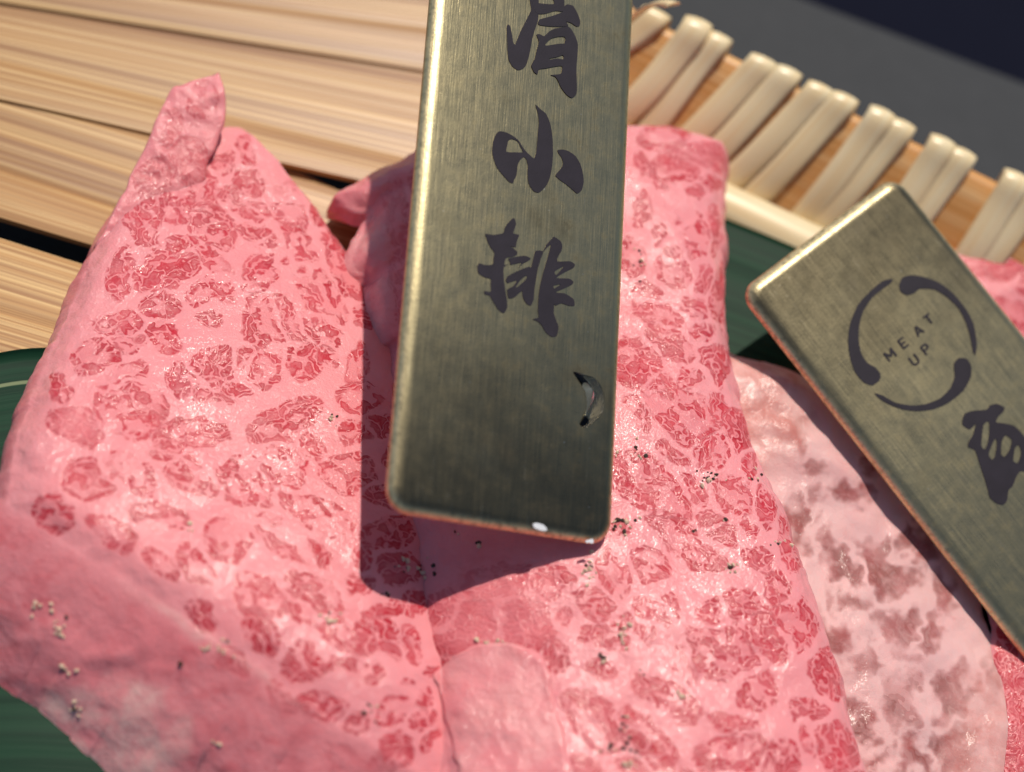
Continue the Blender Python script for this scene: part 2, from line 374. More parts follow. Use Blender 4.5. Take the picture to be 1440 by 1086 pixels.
def cane_wrap(s_top, shift, width, lift, back=.35, loose=0.0):
    """flat cane strip: up the outside, over the rim, slantwise down the inside"""
    path = []
    for t in np.linspace(0, 1, 8): path.append((s_top+shift*.10+.5*(1-t)*back, RIMH*(.25+.68*t), TH+.05+lift))
    for a in np.linspace(0, .72*math.pi, 9)[1:]:
        r = TH/2+.05+lift*.8+loose*.7*math.sin(a)
        path.append((s_top+shift*.10*(1-a/math.pi), RIMH-.04+r*math.sin(a)*.95, TH/2+r*math.cos(a)))
    he, oe = path[-1][1], path[-1][2]
    for t in np.linspace(0, 1, 16)[1:]:
        path.append((s_top+shift*.028-shift*1.028*t, he-(he-.04)*t, oe*(1-t)**2-.06*(1-(1-t)**2) - lift*.8*(1-t)*t*2 - loose*1.1*t*(1-t)**1.5*2))
    C = np.array([rim_pt(*q) for q in path])
    for _ in range(5): C[1:-1] = (C[:-2]+2*C[1:-1]+C[2:])/4
    T = np.gradient(C, axis=0); T /= np.linalg.norm(T, axis=1)[:, None]
    B, nrm = [], []
    for i, q in enumerate(path):                 # the ribbon keeps its width along the rim all the way over
        rd = np.array([np.interp(q[0], rs, dirr[:, k]) for k in range(3)]); bb = rd-T[i]*np.dot(rd, T[i]); bb /= np.linalg.norm(bb)
        nn = np.cross(T[i], bb); ctr = rim_pt(q[0], min(q[1], RIMH-.10), TH/2)
        if np.dot(nn, C[i]-ctr) < 0: nn = -nn
        B.append(bb); nrm.append(nn)
    B, nrm = np.array(B), np.array(nrm)
    V, sc_ = [], []; K = 7; s0 = random.random()*50
    for i in range(len(C)):
        for j in range(K):
            t = 2*j/(K-1)-1; V.append(C[i]+B[i]*t*width/2+nrm[i]*(.03*(1-t*t))); sc_.append((s0+i*.1, t*width/2+s0, 1))
        for j in range(K-1, -1, -1):
            t = 2*j/(K-1)-1; V.append(C[i]+B[i]*t*width/2-nrm[i]*.03); sc_.append((s0+i*.1, t*width/2+s0, 1))
    f = grid_faces(len(C), 2*K, closed=True)
    return mesh_obj('cane_wrap', V, f, CANE, tray, attrs={'sc': sc_})
def s_of(px):                                     # arc length whose rim top is seen at column px
    xs = np.array([proj(p)[0] for p in rt]); return float(np.interp(px, xs, rs))
for px, sh, wd, lf, lo_ in [(800, .6, .36, .02, .04), (835, .6, .36, .02, .04), (912, .65, .40, .02, .05), (968, .6, .40, .03, .26), (1000, .55, .36, .03, .10),
                            (1062, .6, .39, .02, .06), (1098, .55, .37, .03, .08), (1142, .6, .37, .02, .06), (1177, .55, .38, .03, .08),
                            (1228, .35, .38, .02, .17), (1258, .45, .37, .03, .09), (1314, .2, .38, .02, .16), (1344, .3, .37, .03, .09), (1418, .1, .40, .02, .18), (1450, .25, .37, .03, .09), (1530, .3, .37, .02, .1)]:
    cane_wrap(s_of(px), sh, wd, lf+.04, loose=lo_)
# the loose tail of the lashing sticking up past the rim
P0, P1 = at(872, 40, 1.6), at(948, 6, 2.35)
V, sc_ = [], []
for i in range(14):
    t = i/13; c = P0*(1-t)+P1*t + np.array([0, 0, .22*math.sin(t*math.pi)]); b = np.array([.55, .45, .1])*.13
    for q in (-1, -.4, .4, 1): V.append(c+b*q+np.array([0, 0, .03*(1-q*q)])); sc_.append((t*2, q*.12, 2))
    for q in (1, -1): V.append(c+b*q+np.array([0, 0, -.04])); sc_.append((t*2, q*.12, 2))
f = grid_faces(14, 6, closed=True) + [tuple(range(6)), tuple(reversed(range(78, 84)))]
mesh_obj('cane_tail', V, f, CANE, tray, attrs={'sc': sc_})

# ------------------------------------------------------------------ leaves under the meat
def leaf(label, upper, lower, zf, ribv):
    n, K = 60, 24
    A = catmull([at(*p, zf(0)) for p in upper], n); B = catmull([at(*p, zf(1)) for p in lower], n)
    s = np.concatenate([[0], np.cumsum(np.linalg.norm(np.diff(A, axis=0), axis=1))]); wid = np.linalg.norm(A-B, axis=1).mean()
    V, sc_ = [], []
    for top in (1, 0):
        for i in range(n):
            for j in range(K):
                t = j/(K-1); P = A[i]*(1-t)+B[i]*t
                z = zf(t) + .04*vnoise(s[i]*.5, t*3, 3) + .010*math.sin(t*wid*9)
                V.append((P[0], P[1], z-(0 if top else .025))); sc_.append((s[i], (t-ribv)*wid+.42, 0))
    off = n*K; f = [tuple(reversed(q)) for q in grid_faces(n, K)] + grid_faces(n, K, off)
    per = [(i*K, (i+1)*K) for i in range(n-1)] + [((n-1)*K+j, (n-1)*K+j+1) for j in range(K-1)] + [((i+1)*K+K-1, i*K+K-1) for i in range(n-1)] + [(j+1, j) for j in range(K-1)]
    f += [(a, b, b+off, a+off) for a, b in per]
    o = mesh_obj('bamboo_leaf', V, f, LEAF, attrs={'sc': sc_})
    return tag(o, label, 'leaf', 'leaves lining the tray')
leaf('dark green leaf under the thick corner of the folded beef slice', [(-260, 530), (-60, 505), (60, 487), (250, 500), (560, 620)],
     [(-260, 1240), (0, 1250), (250, 1270), (420, 1260), (640, 1100)], lambda t: .17+.08*math.sin(t*3.14), .075)
leaf('dark green leaf between the cane-wrapped rim and the round-logo tag', [(800, 255), (940, 275), (1018, 304), (1120, 347), (1250, 410), (1500, 560)],
     [(760, 560), (900, 640), (1050, 690), (1200, 740), (1350, 800), (1480, 860)], lambda t: .36-.16*t, .6)

# ------------------------------------------------------------------ marbled beef
S1 = [(203,319,22,28,-15,.7),(252,262,46,46,0,.95),(299,317,22,32,-40,.7),(260,345,22,10,-12,.8),(240,380,46,26,-18,.85),(293,364,28,14,30,.5),(169,384,14,28,15,.95),
 (221,428,27,20,-20,.45),(287,408,32,24,20,.6),(297,442,16,14,0,.5),(312,230,20,14,-20,.8),(350,254,16,20,10,.85),(345,215,14,18,0,.5),(349,300,20,8,15,.8),(367,296,18,8,25,.8),
 (408,305,26,18,50,.55),(417,339,32,14,50,.4),(353,327,22,10,8,.6),(371,344,15,9,0,.45),(367,381,24,22,0,.5),(396,368,14,9,-20,.6),(451,301,9,18,-15,.9),(489,377,17,46,-32,.85),
 (454,416,40,24,55,.42),(458,466,28,18,40,.42),(369,456,25,38,-15,.6),(406,455,14,33,-25,.65),(516,446,16,15,0,.8),(405,272,18,12,40,.5),(170,455,36,16,-5,.8),(231,474,23,16,35,.5),
 (183,482,22,10,10,.6),(132,508,32,24,0,.9),(168,527,34,15,-15,.45),(188,578,44,33,10,.5),(108,597,34,20,20,1.0),(254,534,14,23,-10,.5),(307,513,26,26,20,.8),(299,560,34,8,8,.7),
 (341,503,15,20,20,.5),(271,611,43,20,-5,.65),(230,640,16,9,10,.7),(268,669,34,16,28,.42),(124,673,30,28,0,.75),(181,669,36,19,35,.38),(222,722,36,18,12,.42),(350,682,36,28,42,.45),
 (372,516,28,26,40,.45),(426,510,25,22,10,.65),(463,503,14,14,0,.5),(335,548,20,12,0,.5),(400,592,46,22,-27,.65),(436,627,25,13,42,.55),(396,656,34,22,32,.4),(501,512,14,24,-10,.7),
 (509,557,28,20,12,.45),(502,607,20,13,-5,.6),(538,590,14,20,0,.9),(491,665,36,25,15,.6),(536,700,28,13,10,1),(445,723,48,17,22,.45),(362,731,24,8,10,.6),(320,758,28,26,45,.5),
 (273,793,29,15,58,.42),(386,762,46,9,38,.75),(449,776,20,9,60,.9),(441,842,38,28,38,.5),(363,842,40,24,45,.6),(370,888,36,20,52,.6),(427,931,28,25,50,.5),(494,888,38,24,22,.5),
 (501,942,34,14,10,.5),(543,896,14,26,-20,.6),(575,906,12,22,-10,.6),(455,995,30,15,12,.5),(500,1016,16,15,0,.6),(554,996,24,16,-20,.5),(577,962,12,8,-20,.9),(603,944,14,9,-30,.9),
 (592,1012,19,14,-20,.7),(562,1052,22,20,0,.75),(602,1038,10,20,30,.9),(547,752,32,18,-5,.9),(512,785,13,16,0,.9),(510,820,18,13,-10,1),(562,803,26,18,0,.8),(540,862,28,9,-15,.9),
 (582,850,16,16,0,.7),(285,866,20,13,40,.6),(160,750,30,16,30,.6),(90,540,14,20,0,.5),(560,640,16,20,0,.8),(570,560,14,30,0,.8),(620,760,20,18,0,.7),(480,1065,22,16,30,.5),(530,1080,20,14,20,.6),
 (80,720,28,25,0,.8),(225,795,25,12,40,.5),(330,930,26,12,45,.5),(400,985,24,12,40,.5),(600,985,10,10,0,.9),(350,400,14,8,0,.5),(325,275,16,9,20,.5),(265,215,26,28,0,.9),(430,380,12,9,30,.5)]
S2 = [(985,217,34,18,15,1.1),(935,192,28,16,0,.8),(905,232,12,14,0,.8),(950,243,30,24,10,.8),(998,257,18,12,0,.9),(968,265,20,10,20,.7),(900,297,11,21,10,.6),(935,325,9,18,-8,.9),(946,353,12,13,0,.85),
 (962,310,16,12,0,.6),(978,333,20,28,-10,.55),(888,360,16,24,0,.6),(950,387,28,22,40,.65),(912,415,22,16,20,.7),(990,392,16,24,0,.6),(932,443,38,14,20,.75),(976,432,24,14,15,.65),(895,512,30,28,0,.7),
 (947,482,32,17,30,.65),(988,470,22,18,0,.6),(1003,503,18,36,-10,.65),(975,533,20,15,0,.55),(899,580,12,28,-20,.5),(957,580,58,27,42,.65),(925,547,20,10,25,.6),(945,640,24,11,32,.8),(1001,635,20,26,0,.7),
 (1036,606,17,29,-10,1.1),(1052,655,10,20,-10,.9),(916,686,58,28,42,.8),(976,686,32,14,42,.65),(1036,701,32,19,45,.75),(1001,731,22,8,15,.8),(961,757,58,21,42,.75),(1016,756,21,20,0,.7),(1056,749,17,14,0,.7),
 (1073,787,20,18,20,.6),(868,750,16,9,0,.9),(866,802,21,30,-20,.5),(911,796,25,24,30,.5),(826,850,37,20,8,.75),(796,862,20,20,0,.7),(780,922,16,22,0,.8),(926,866,30,13,25,.6),(952,856,18,15,40,.9),
 (905,890,17,21,0,.5),(872,877,13,20,10,.6),(852,897,36,14,15,.75),(846,941,22,9,10,1.1),(1001,861,24,20,20,.8),(1051,856,30,22,25,.8),(1078,893,38,20,52,.65),(1012,915,50,32,42,.6),(1058,968,30,24,30,.6),
 (962,932,13,26,-25,.5),(943,984,48,17,33,.8),(836,1016,46,24,50,.65),(920,1046,56,18,50,.7),(1020,1015,36,11,8,.85),(1033,1060,48,22,-5,.8),(1100,830,16,28,-20,.7),(1124,885,24,42,-22,.8),(1160,940,22,38,-25,1.0),
 (1142,1000,26,18,10,.8),(1136,1038,8,24,-20,.7),(1182,1055,24,38,-20,.95),(660,885,48,40,0,1.2),(735,880,42,34,10,1.1),(700,820,44,24,-15,.95),(625,862,26,30,0,1.1),(640,935,22,18,0,1.1),(770,820,30,20,0,.8),
 (1075,720,14,30,-20,.9),(1110,765,14,34,-20,.9),(1010,570,14,22,-10,.8),(1012,420,12,40,0,.7),(1005,330,10,34,0,.7),(885,1080,30,14,30,.7),(960,1085,30,12,40,.7),(1100,1070,22,26,0,.7),(815,1085,24,18,30,.7),
 (560,300,18,40,0,1.0),(570,400,18,50,0,.9),(600,300,25,60,0,.8),(640,600,30,60,0,.7),(720,500,40,40,0,.7),(760,650,40,40,0,.7),(820,700,30,30,0,.7),(720,300,40,40,0,.7),(1200,1130,30,40,0,.8)]
S3 = [(1140,662,26,18,0,.8),(1152,692,18,24,0,.8),(1202,690,26,20,-20,.7),(1118,742,22,36,0,.9),(1152,732,12,13,0,.9),(1186,792,52,22,52,.8),(1201,832,36,20,30,.8),(1252,792,48,25,45,.8),(1286,770,28,36,0,.9),
 (1331,842,15,36,-20,.9),(1262,892,20,36,-15,.8),(1302,892,36,18,-20,.9),(1181,902,22,46,-30,.9),(1212,932,25,30,0,.8),(1342,972,28,36,20,.8),(1266,992,22,42,-10,.6),(1346,1052,40,30,10,1.0),(1292,1062,24,36,0,1.1),
 (1396,942,12,42,-10,.6),(1110,610,18,22,0,.8),(1060,560,14,14,0,.5),(1230,640,26,18,30,.8),(1320,720,40,24,45,.9),(1215,1010,18,34,-20,.7),(1240,1070,18,22,0,.6)]

def marbling(V, clusters, cell=(28, 14), grow=1.24, gap=3.6, warp=.8):
    x, y = proj(V)
    x0, y0 = x, y
    x = x0 + warp*(8*vnoise(x0/30, y0/30, 1) + 4.5*vnoise(x0/12, y0/12, 2) + 2*vnoise(x0/6, y0/6, 6)); y = y0 + warp*(8*vnoise(x0/30, y0/30, 3) + 4.5*vnoise(x0/12, y0/12, 4) + 2*vnoise(x0/6, y0/6, 7))
    n = len(V); q1 = np.full(n, 9.0); q2 = np.full(n, 9.0); r1 = np.ones(n); mf = np.full(n, .5); ml = np.zeros((n, 3)); rm = np.ones(n)
    for k, (cx, cy, rx, ry, a, fl) in enumerate(clusters):
        c, s = math.cos(math.radians(a)), math.sin(math.radians(a)); dx, dy = x-cx, y-cy
        u = dx*c+dy*s; v = -dx*s+dy*c
        q = np.sqrt((u/rx)**2+(v/ry)**2); hit = q < q1
        q2 = np.where(hit, q1, np.minimum(q2, q)); q1 = np.where(hit, q, q1)
        r1[hit] = min(rx, ry); rm[hit] = (rx+ry)/2; mf[hit] = fl
        lx, ly = (cell[0], cell[1]) if rx > ry else (cell[1], cell[0])
        ml[hit] = np.stack([u[hit]/lx+k*17.3, v[hit]/ly+k*7.7, 0*u[hit]], 1)
    # bundles swell until they meet, leaving channels of fat between them
    md = np.minimum((grow-q1)*r1, (q2-q1)*.5*rm-gap*(1+1.3*vnoise(x0/45, y0/45, 9)))/120
    return np.maximum(md, -.25), mf, ml

BVH = []                                           # (slice name, tree) for laying things on the meat
def slice_mesh(name, label, top, right, bottom, left, N, M, skirt, clusters, mat, relief=.03, softpx=None, palepx=None, edge_drop=.14, seed=0, cell=(28, 14), edge_b=None, extra=None, lumps=None, rows=16, wetpx=None, edge_w=.13, warp=.8):
    """boundary curves are lists of (px, py, z): top and bottom run left->right, left and right run top->bottom"""
    cur = lambda c, n: catmull([at(*q) for q in c], n)
    T, B = cur(top, M), cur(bottom, M); L, R = cur(left, N), cur(right, N)
    u = np.linspace(0, 1, M)[None, :, None]; v = np.linspace(0, 1, N)[:, None, None]
    Sg = (1-v)*T[None]+v*B[None] + (1-u)*L[:, None]+u*R[:, None] - ((1-u)*(1-v)*T[0]+u*(1-v)*T[-1]+(1-u)*v*B[0]+u*v*B[-1])
    ring = [(0, j) for j in range(M)] + [(i, M-1) for i in range(1, N)] + [(N-1, j) for j in range(M-2, -1, -1)] + [(i, 0) for i in range(N-2, 0, -1)]
    side_of = ['t']*M + ['r']*(N-1) + ['b']*(M-1) + ['l']*(N-2)
    # ragged outline
    P = Sg.reshape(-1, 3); G = P.copy()
    wob = .03
    G[:, 0] += wob*vnoise(P[:, 0]*3.1, P[:, 1]*3.1, seed+1) + .012*vnoise(P[:, 0]*11, P[:, 1]*11, seed+2)
    G[:, 1] += wob*vnoise(P[:, 0]*3.1, P[:, 1]*3.1, seed+3) + .012*vnoise(P[:, 0]*11, P[:, 1]*11, seed+4)
    G[:, 2] += relief*(1.6*vnoise(P[:, 0]*.8, P[:, 1]*.8, seed+5)+vnoise(P[:, 0]*2.3, P[:, 1]*2.3, seed+6)*.6+.25*vnoise(P[:, 0]*6, P[:, 1]*6, seed+7))
    rim2 = np.array([G[i*M+j] for i, j in ring])
    # round the upper edge over
    ii, jj = np.meshgrid(np.arange(N), np.arange(M), indexing='ij')
    dv = np.linalg.norm(np.diff(Sg, axis=0), axis=2).mean(); du = np.linalg.norm(np.diff(Sg, axis=1), axis=2).mean()
    e = np.minimum(np.minimum(ii, N-1-ii)*dv, np.minimum(jj, M-1-jj)*du).ravel()
    if extra is not None: G = extra(G)
    eb = (np.minimum(N-1-ii, N)*dv).ravel(); drp = np.full(len(e), edge_drop)
    if edge_b is not None: drp = edge_b + (edge_drop-edge_b)*np.clip(eb/.5, 0, 1)
    ew = np.full(len(e), .13)
    if edge_b is not None: ew = edge_w + (.13-edge_w)*np.clip(eb/.9, 0, 1)
    G[:, 2] -= drp*np.exp(-(e/ew)**1.3)
    rim2 = np.array([G[i*M+j] for i, j in ring])
    K = len(ring); tang = np.roll(rim2, -3, 0)-np.roll(rim2, 3, 0)
    out = np.stack([-tang[:, 1], tang[:, 0], 0*tang[:, 0]], 1); out /= np.linalg.norm(out, axis=1)[:, None]+1e-9
    ctr = rim2.mean(0); sgn = 1 if np.mean(np.sum(out*(rim2-ctr), 1)) > 0 else -1; out *= sgn
    for _ in range(6): out = (np.roll(out, 1, 0)+out+np.roll(out, -1, 0))/3
    o_ = np.array([skirt[s][0] for s in side_of]); t_ = np.array([skirt[s][1] for s in side_of]); b_ = np.array([skirt[s][2] for s in side_of])
    for a in (o_, t_, b_):
        for _ in range(25): a[:] = (np.roll(a, 1)+a+np.roll(a, -1))/3
    SK = []
    for q in range(1, rows+1):
        s = q/rows; off = o_*s + b_*np.sin(np.minimum(1, s/.45)*math.pi/2)*(1-.6*max(0, s-.45))
        Pq = rim2 + out*off[:, None]; Pq[:, 2] = np.maximum(rim2[:, 2] - t_*s**1.15, .12)
        wv = .05*min(1, s*2)
        Pq[:, :2] += out[:, :2]*(wv*vnoise(rim2[:, 0]*2.2+s*1.5, rim2[:, 1]*2.2+s*2, seed+9)+.008*vnoise(rim2[:, 0]*7+s*5, rim2[:, 1]*7, seed+10))[:, None]
        if lumps is not None:                     # torn membranes and fat lumps on the cut side
            lx_, ly_ = proj(Pq); k = lumps(lx_, ly_)*min(1, s*4)
            Pq += np.array([-.25, -.6, .75])*(k*(.014*(1-2*np.abs(vnoise(lx_/75+s*.3, ly_/50, seed+11))) + .012*vnoise(lx_/26, ly_/22, seed+12) + .005*vnoise(lx_/10, ly_/10, seed+13)))[:, None]
        SK.append(Pq)
    V = np.vstack([G]+SK); f = grid_faces(N, M); base = len(G)
    prev = [i*M+j for i, j in ring]
    for q in range(rows):
        cur_ = [base+q*K+k for k in range(K)]
        for k in range(K): f.append((prev[k], cur_[k], cur_[(k+1) % K], prev[(k+1) % K]))
        prev = cur_
    f.append(tuple(reversed(prev)))
    f = [tuple(reversed(q)) for q in f] if sgn > 0 else f
    md, mf, ml = marbling(V, clusters, cell, warp=warp)
    soft = np.zeros(len(V)); soft[base:] = np.repeat(np.minimum(1, np.arange(1, rows+1)/4), K)
    px, py = proj(V)
    if softpx is not None: soft = np.maximum(soft, softpx(px, py))
    pale = palepx(px, py) if palepx is not None else np.zeros(len(V))
    at_ = {'md': md, 'mf': mf, 'ml': ml, 'soft': soft, 'pale': np.clip(pale, 0, 1), 'wetm': np.zeros(len(V)) if wetpx is None else np.clip(wetpx(px, py), 0, 1)}
    th = thing(name, label, 'meat', [*V[:, :2].mean(0), V[:, 2].min()], 'raw beef slices on the tray')
    o = mesh_obj('meat_slab', V, f, mat, th, attrs=at_)
    # the quad winding is settled here, top faces up
    if o.data.polygons[N*M//2].normal.z < 0: o.data.flip_normals()
    BVH.append((name, label, BVHTree.FromPolygons([tuple(q) for q in V], [list(q) for q in f[:-1]] if False else f)))
    return th, V
def blob(name, ups, los, zt, zb, mat, parent, clusters=(), soft=.8, pale=0.0, N=26, M=60, relief=.03, sq=3, seed=0):
    """a flap, fold or fringe: closed lens between two long edges (px, py, z) with its own thickness"""
    A = catmull([at(*q) for q in ups], M); B = catmull([at(*q) for q in los], M)
    V = []
    for top in (1, 0):
        for i in range(N):
            t = i/(N-1); P = A*(1-t)+B*t; prof = math.sqrt(max(0, 1-abs(2*t-1)**sq)); endp = np.sqrt(np.clip(1-np.abs(np.linspace(-1, 1, M))**(sq*4), 0, 1))
            Q = P.copy()
            Q[:, 2] += (zt*prof*endp if top else -zb*prof*endp) + relief*vnoise(P[:, 0]*3, P[:, 1]*3, seed)+relief*.5*vnoise(P[:, 0]*9, P[:, 1]*9, seed+1)
            Q[:, :2] += .03*np.stack([vnoise(P[:, 0]*5, P[:, 1]*5, seed+2), vnoise(P[:, 0]*5, P[:, 1]*5, seed+3)], 1)
            V.append(Q)
    V = np.vstack(V); off = N*M; f = grid_faces(N, M) + [tuple(reversed(q)) for q in grid_faces(N, M, off)]
    md, mf, ml = marbling(V, list(clusters) or [(-999, -999, 1, 1, 0, 0)])
    o = mesh_obj(name, V, f, mat, parent, attrs={'md': md, 'mf': mf, 'ml': ml, 'soft': np.full(len(V), soft), 'pale': np.full(len(V), pale), 'wetm': np.full(len(V), .5)})
    bm = bmesh.new(); bm.from_mesh(o.data); bmesh.ops.remove_doubles(bm, verts=bm.verts, dist=1e-6); bmesh.ops.recalc_face_normals(bm, faces=bm.faces); bm.to_mesh(o.data); bm.free()
    return o, V, f

ss = lambda x, a, b: (lambda t: t*t*(3-2*t))(np.clip((x-a)/(b-a), 0, 1))
# lower slices first
s4, V4 = slice_mesh('beef_slice', 'red edge of beef slice showing past the far side of the round-logo tag', [(1290, 330, .55), (1380, 340, .75), (1600, 330, .7)], [(1600, 330, .7), (1620, 700, .3), (1600, 1120, .15)],
    [(1395, 1120, .25), (1500, 1120, .3), (1600, 1120, .2)], [(1290, 330, .55), (1310, 560, .3), (1380, 860, .2), (1395, 1120, .2)], 150, 90,
    dict(t=(.1, .5, .1), r=(.1, .3, .1), b=(.1, .3, .1), l=(.1, .4, .05)), [(1400, 372, 50, 18, 5, 1.2), (1430, 440, 30, 20, 20, .9), (1480, 400, 40, 40, 0, 1), (1440, 980, 40, 120, 0, 1.2)], MEAT, relief=.05, seed=40)
s3, V3 = slice_mesh('beef_slice', 'pale brownish wet beef slice with wide white fat under the round-logo tag', [(960, 470, .8), (1040, 488, .95), (1120, 520, .88), (1260, 560, .5)],
    [(1260, 560, .5), (1350, 740, .28), (1412, 900, .22), (1425, 1000, .22), (1430, 1150, .22)], [(1080, 1150, .5), (1250, 1150, .5), (1430, 1150, .3)], [(960, 470, .8), (960, 700, .65), (1010, 900, .55), (1080, 1150, .5)], 230, 170,
    dict(t=(.15, .45, .1), r=(.1, .35, .1), b=(.1, .3, .1), l=(.1, .3, .05)), [(x, y, a, b, g, f_+.35) for x, y, a, b, g, f_ in S3], MEAT_DIM, softpx=lambda x, y: .08+0*x, relief=.06, seed=20, cell=(64, 40), warp=2.2,
    palepx=lambda x, y: .9*ss(130-np.hypot((x-1075)*1.3, (y-560)), 0, 70) + .55*ss(90-np.hypot((x-1390)*1.0, (y-1050)*.5), 0, 60))
def sag1(G):                                      # slice 1 dips towards the valley beside slice 2
    return G
s1, V1 = slice_mesh('beef_slice', 'marbled pink beef slice with folded tip and thick sloping side, lying on the bamboo strips',
    [(228, 190, .75), (270, 175, .8), (330, 172, .75), (350, 182, .7)],
    [(350, 182, .7), (420, 255, .66), (520, 395, .66), (590, 560, .72), (625, 760, .78), (660, 950, .8), (690, 1160, .8)],
    [(10, 700, 1.35), (60, 735, 1.45), (160, 800, 1.5), (300, 892, 1.5), (430, 978, 1.45), (560, 1060, 1.3), (690, 1160, .8)],
    [(228, 190, .75), (165, 295, .85), (105, 405, 1.0), (60, 510, 1.15), (25, 610, 1.28), (10, 700, 1.35)], 330, 260,
    dict(t=(.05, .5, .08), r=(.02, .4, .05), b=(1.5, 1.35, .12), l=(.08, .95, .14)), S1, MEAT, edge_b=.16, edge_w=.36, rows=44, wetpx=lambda x, y: ss(46-np.abs((x-(228-(y-190)*.45)-22)), 0, 30)*ss(y, 180, 230)*(1-ss(y, 640, 760)) + .8*ss(60-np.hypot(x-255, y-255), 0, 30) + .5*ss(40-np.hypot(x-130, y-500), 0, 30) + .45*ss(y-(.66*x+700), 0, 60), lumps=lambda x, y: ss(y, 760, 900)*(1-ss(x, 420, 640)), relief=.028, seed=3,
    palepx=lambda x, y: .95*ss(118-np.hypot((x-150)*.85, (y-1035)*1.2)+14*vnoise(x/22, y/22, 5), 0, 40) + .55*ss(16-np.abs(y-(.66*x+706)+9*vnoise(x/30, y/30, 8)), 0, 16)*ss(x, 150, 220)*(1-ss(x, 380, 450)),
    softpx=lambda x, y: .75*ss(40-np.hypot((x-108)*.8, (y-597)), 0, 30))
s2, V2 = slice_mesh('beef_slice', 'long marbled pink beef slice carrying the three-character brass tag',
    [(478, 267, .80), (512, 246, .9), (560, 220, 1.0), (640, 190, 1.1), (760, 170, 1.2), (890, 168, 1.3), (960, 176, 1.3), (1018, 192, 1.2)],
    [(1018, 192, 1.2), (1016, 300, 1.25), (1026, 480, 1.3), (1058, 600, 1.35), (1102, 710, 1.38), (1152, 850, 1.4), (1200, 1000, 1.4), (1240, 1160, 1.4)],
    [(640, 1160, 1.15), (760, 1160, 1.4), (900, 1160, 1.55), (1080, 1160, 1.55), (1240, 1160, 1.4)],
    [(478, 267, .80), (500, 280, .86), (526, 287, .9), (514, 318, .93), (500, 350, .92), (498, 368, .9), (512, 378, .9), (530, 384, .93), (522, 402, .93), (519, 440, .93), (527, 478, .93), (546, 486, .94), (551, 520, .95), (562, 640, .98), (580, 770, 1.0), (602, 890, 1.05), (618, 980, 1.08), (640, 1160, 1.15)], 340, 230,
    dict(t=(.1, .7, .12), r=(.12, .8, .12), b=(.3, .8, .2), l=(.06, .25, .06)), S2, MEAT, relief=.03, seed=60, wetpx=lambda x, y: .7*ss(45-np.hypot((x-775)*.6, y-790), 0, 30) + .8*(1-ss(x, 535, 560))*(1-ss(y, 400, 500)), cell=(25, 12),
    palepx=lambda x, y: .65*ss(42-np.hypot((x-512), (y-340)*.5), 0, 30)+.4*ss(30-np.abs(x-530), 0, 25)*ss(y, 380, 400)*(1-ss(y, 480, 500)),
    softpx=lambda x, y: np.maximum(np.maximum(.7*(1-ss(x, 560, 600))*(1-ss(y, 480, 560)), 0)+.75*ss(110-np.hypot((x-690)*.9, (y-850)), 0, 60), .5*ss(45-np.hypot(x-985, y-215), 0, 40)))
# parts of the slices
def on_meat(px, py, lift=0.0):
    d = Vector(ray(px, py)).normalized(); best = None
    for name, label, tree in BVH:
        h = tree.ray_cast(Vector(CAM), d)
        if h[0] is not None and (best is None or h[3] < best[1]): best = (h[0], h[3], h[1], label)
    return best

def drape(name, ups, los, th, mat, parent, clusters=(), soft=.5, pale=.5, N=50, M=70, seed=0, relief=.012, curl=0.0):
    """a thin flap that hugs the meat below it; edges given as (px, py)"""
    A = catmull(ups, M); B = catmull(los, M); top, bot = [], []
    for i in range(N):
        t = i/(N-1)
        for j in range(M):
            q = A[j]*(1-t)+B[j]*t; q = q + 3*np.array([float(vnoise(q[0]/14, q[1]/14, seed)), float(vnoise(q[0]/14, q[1]/14, seed+1))])
            h = on_meat(*q); P = np.array(h[0]) if h else at(*q, .2)
            e = min(i/(N-1), 1-i/(N-1), j/(M-1), 1-j/(M-1))
            lf = th*math.sqrt(1-(1-min(1, e/.06))**2) + curl*math.exp(-(e/.05)**2) + relief*float(vnoise(P[0]*4, P[1]*4, seed+2)+.5*vnoise(P[0]*11, P[1]*11, seed+3))*min(1, e/.06)
            top.append(P-F*lf); bot.append(P+F*.02)
    V = np.array(top+bot); off = N*M; f = grid_faces(N, M)+[tuple(reversed(q)) for q in grid_faces(N, M, off)]
    per = [(i*M, (i+1)*M) for i in range(N-1)] + [((N-1)*M+j, (N-1)*M+j+1) for j in range(M-1)] + [((i+1)*M+M-1, i*M+M-1) for i in range(N-1)] + [(j+1, j) for j in range(M-1)]
    f += [(a_, b_, b_+off, a_+off) for a_, b_ in per]
    md, mf, ml = marbling(V, list(clusters) or [(-999, -999, 1, 1, 0, 0)])
    o = mesh_obj(name, V, f, mat, parent, attrs={'md': md, 'mf': mf, 'ml': ml, 'soft': np.full(len(V), soft), 'pale': np.full(len(V), pale), 'wetm': np.full(len(V), .5)})
    bm = bmesh.new(); bm.from_mesh(o.data); bmesh.ops.recalc_face_normals(bm, faces=bm.faces); bm.to_mesh(o.data); bm.free()
    return o
blob('folded_tip', [(132, 350, .74), (168, 280, .88), (200, 214, .98), (224, 162, 1.06), (238, 132, 1.12), (246, 122, 1.14)], [(262, 350, .56), (278, 292, .72), (292, 236, .90), (312, 180, 1.02), (317, 132, 1.14), (310, 102, 1.18)], .05, .06, MEAT, s1,
     clusters=[(262, 225, 34, 26, 30, .9), (285, 140, 18, 22, 0, .6), (240, 180, 12, 24, 20, .5), (220, 250, 30, 22, -40, .9)], soft=.4, pale=.1, seed=70, relief=.03, N=50, sq=7)
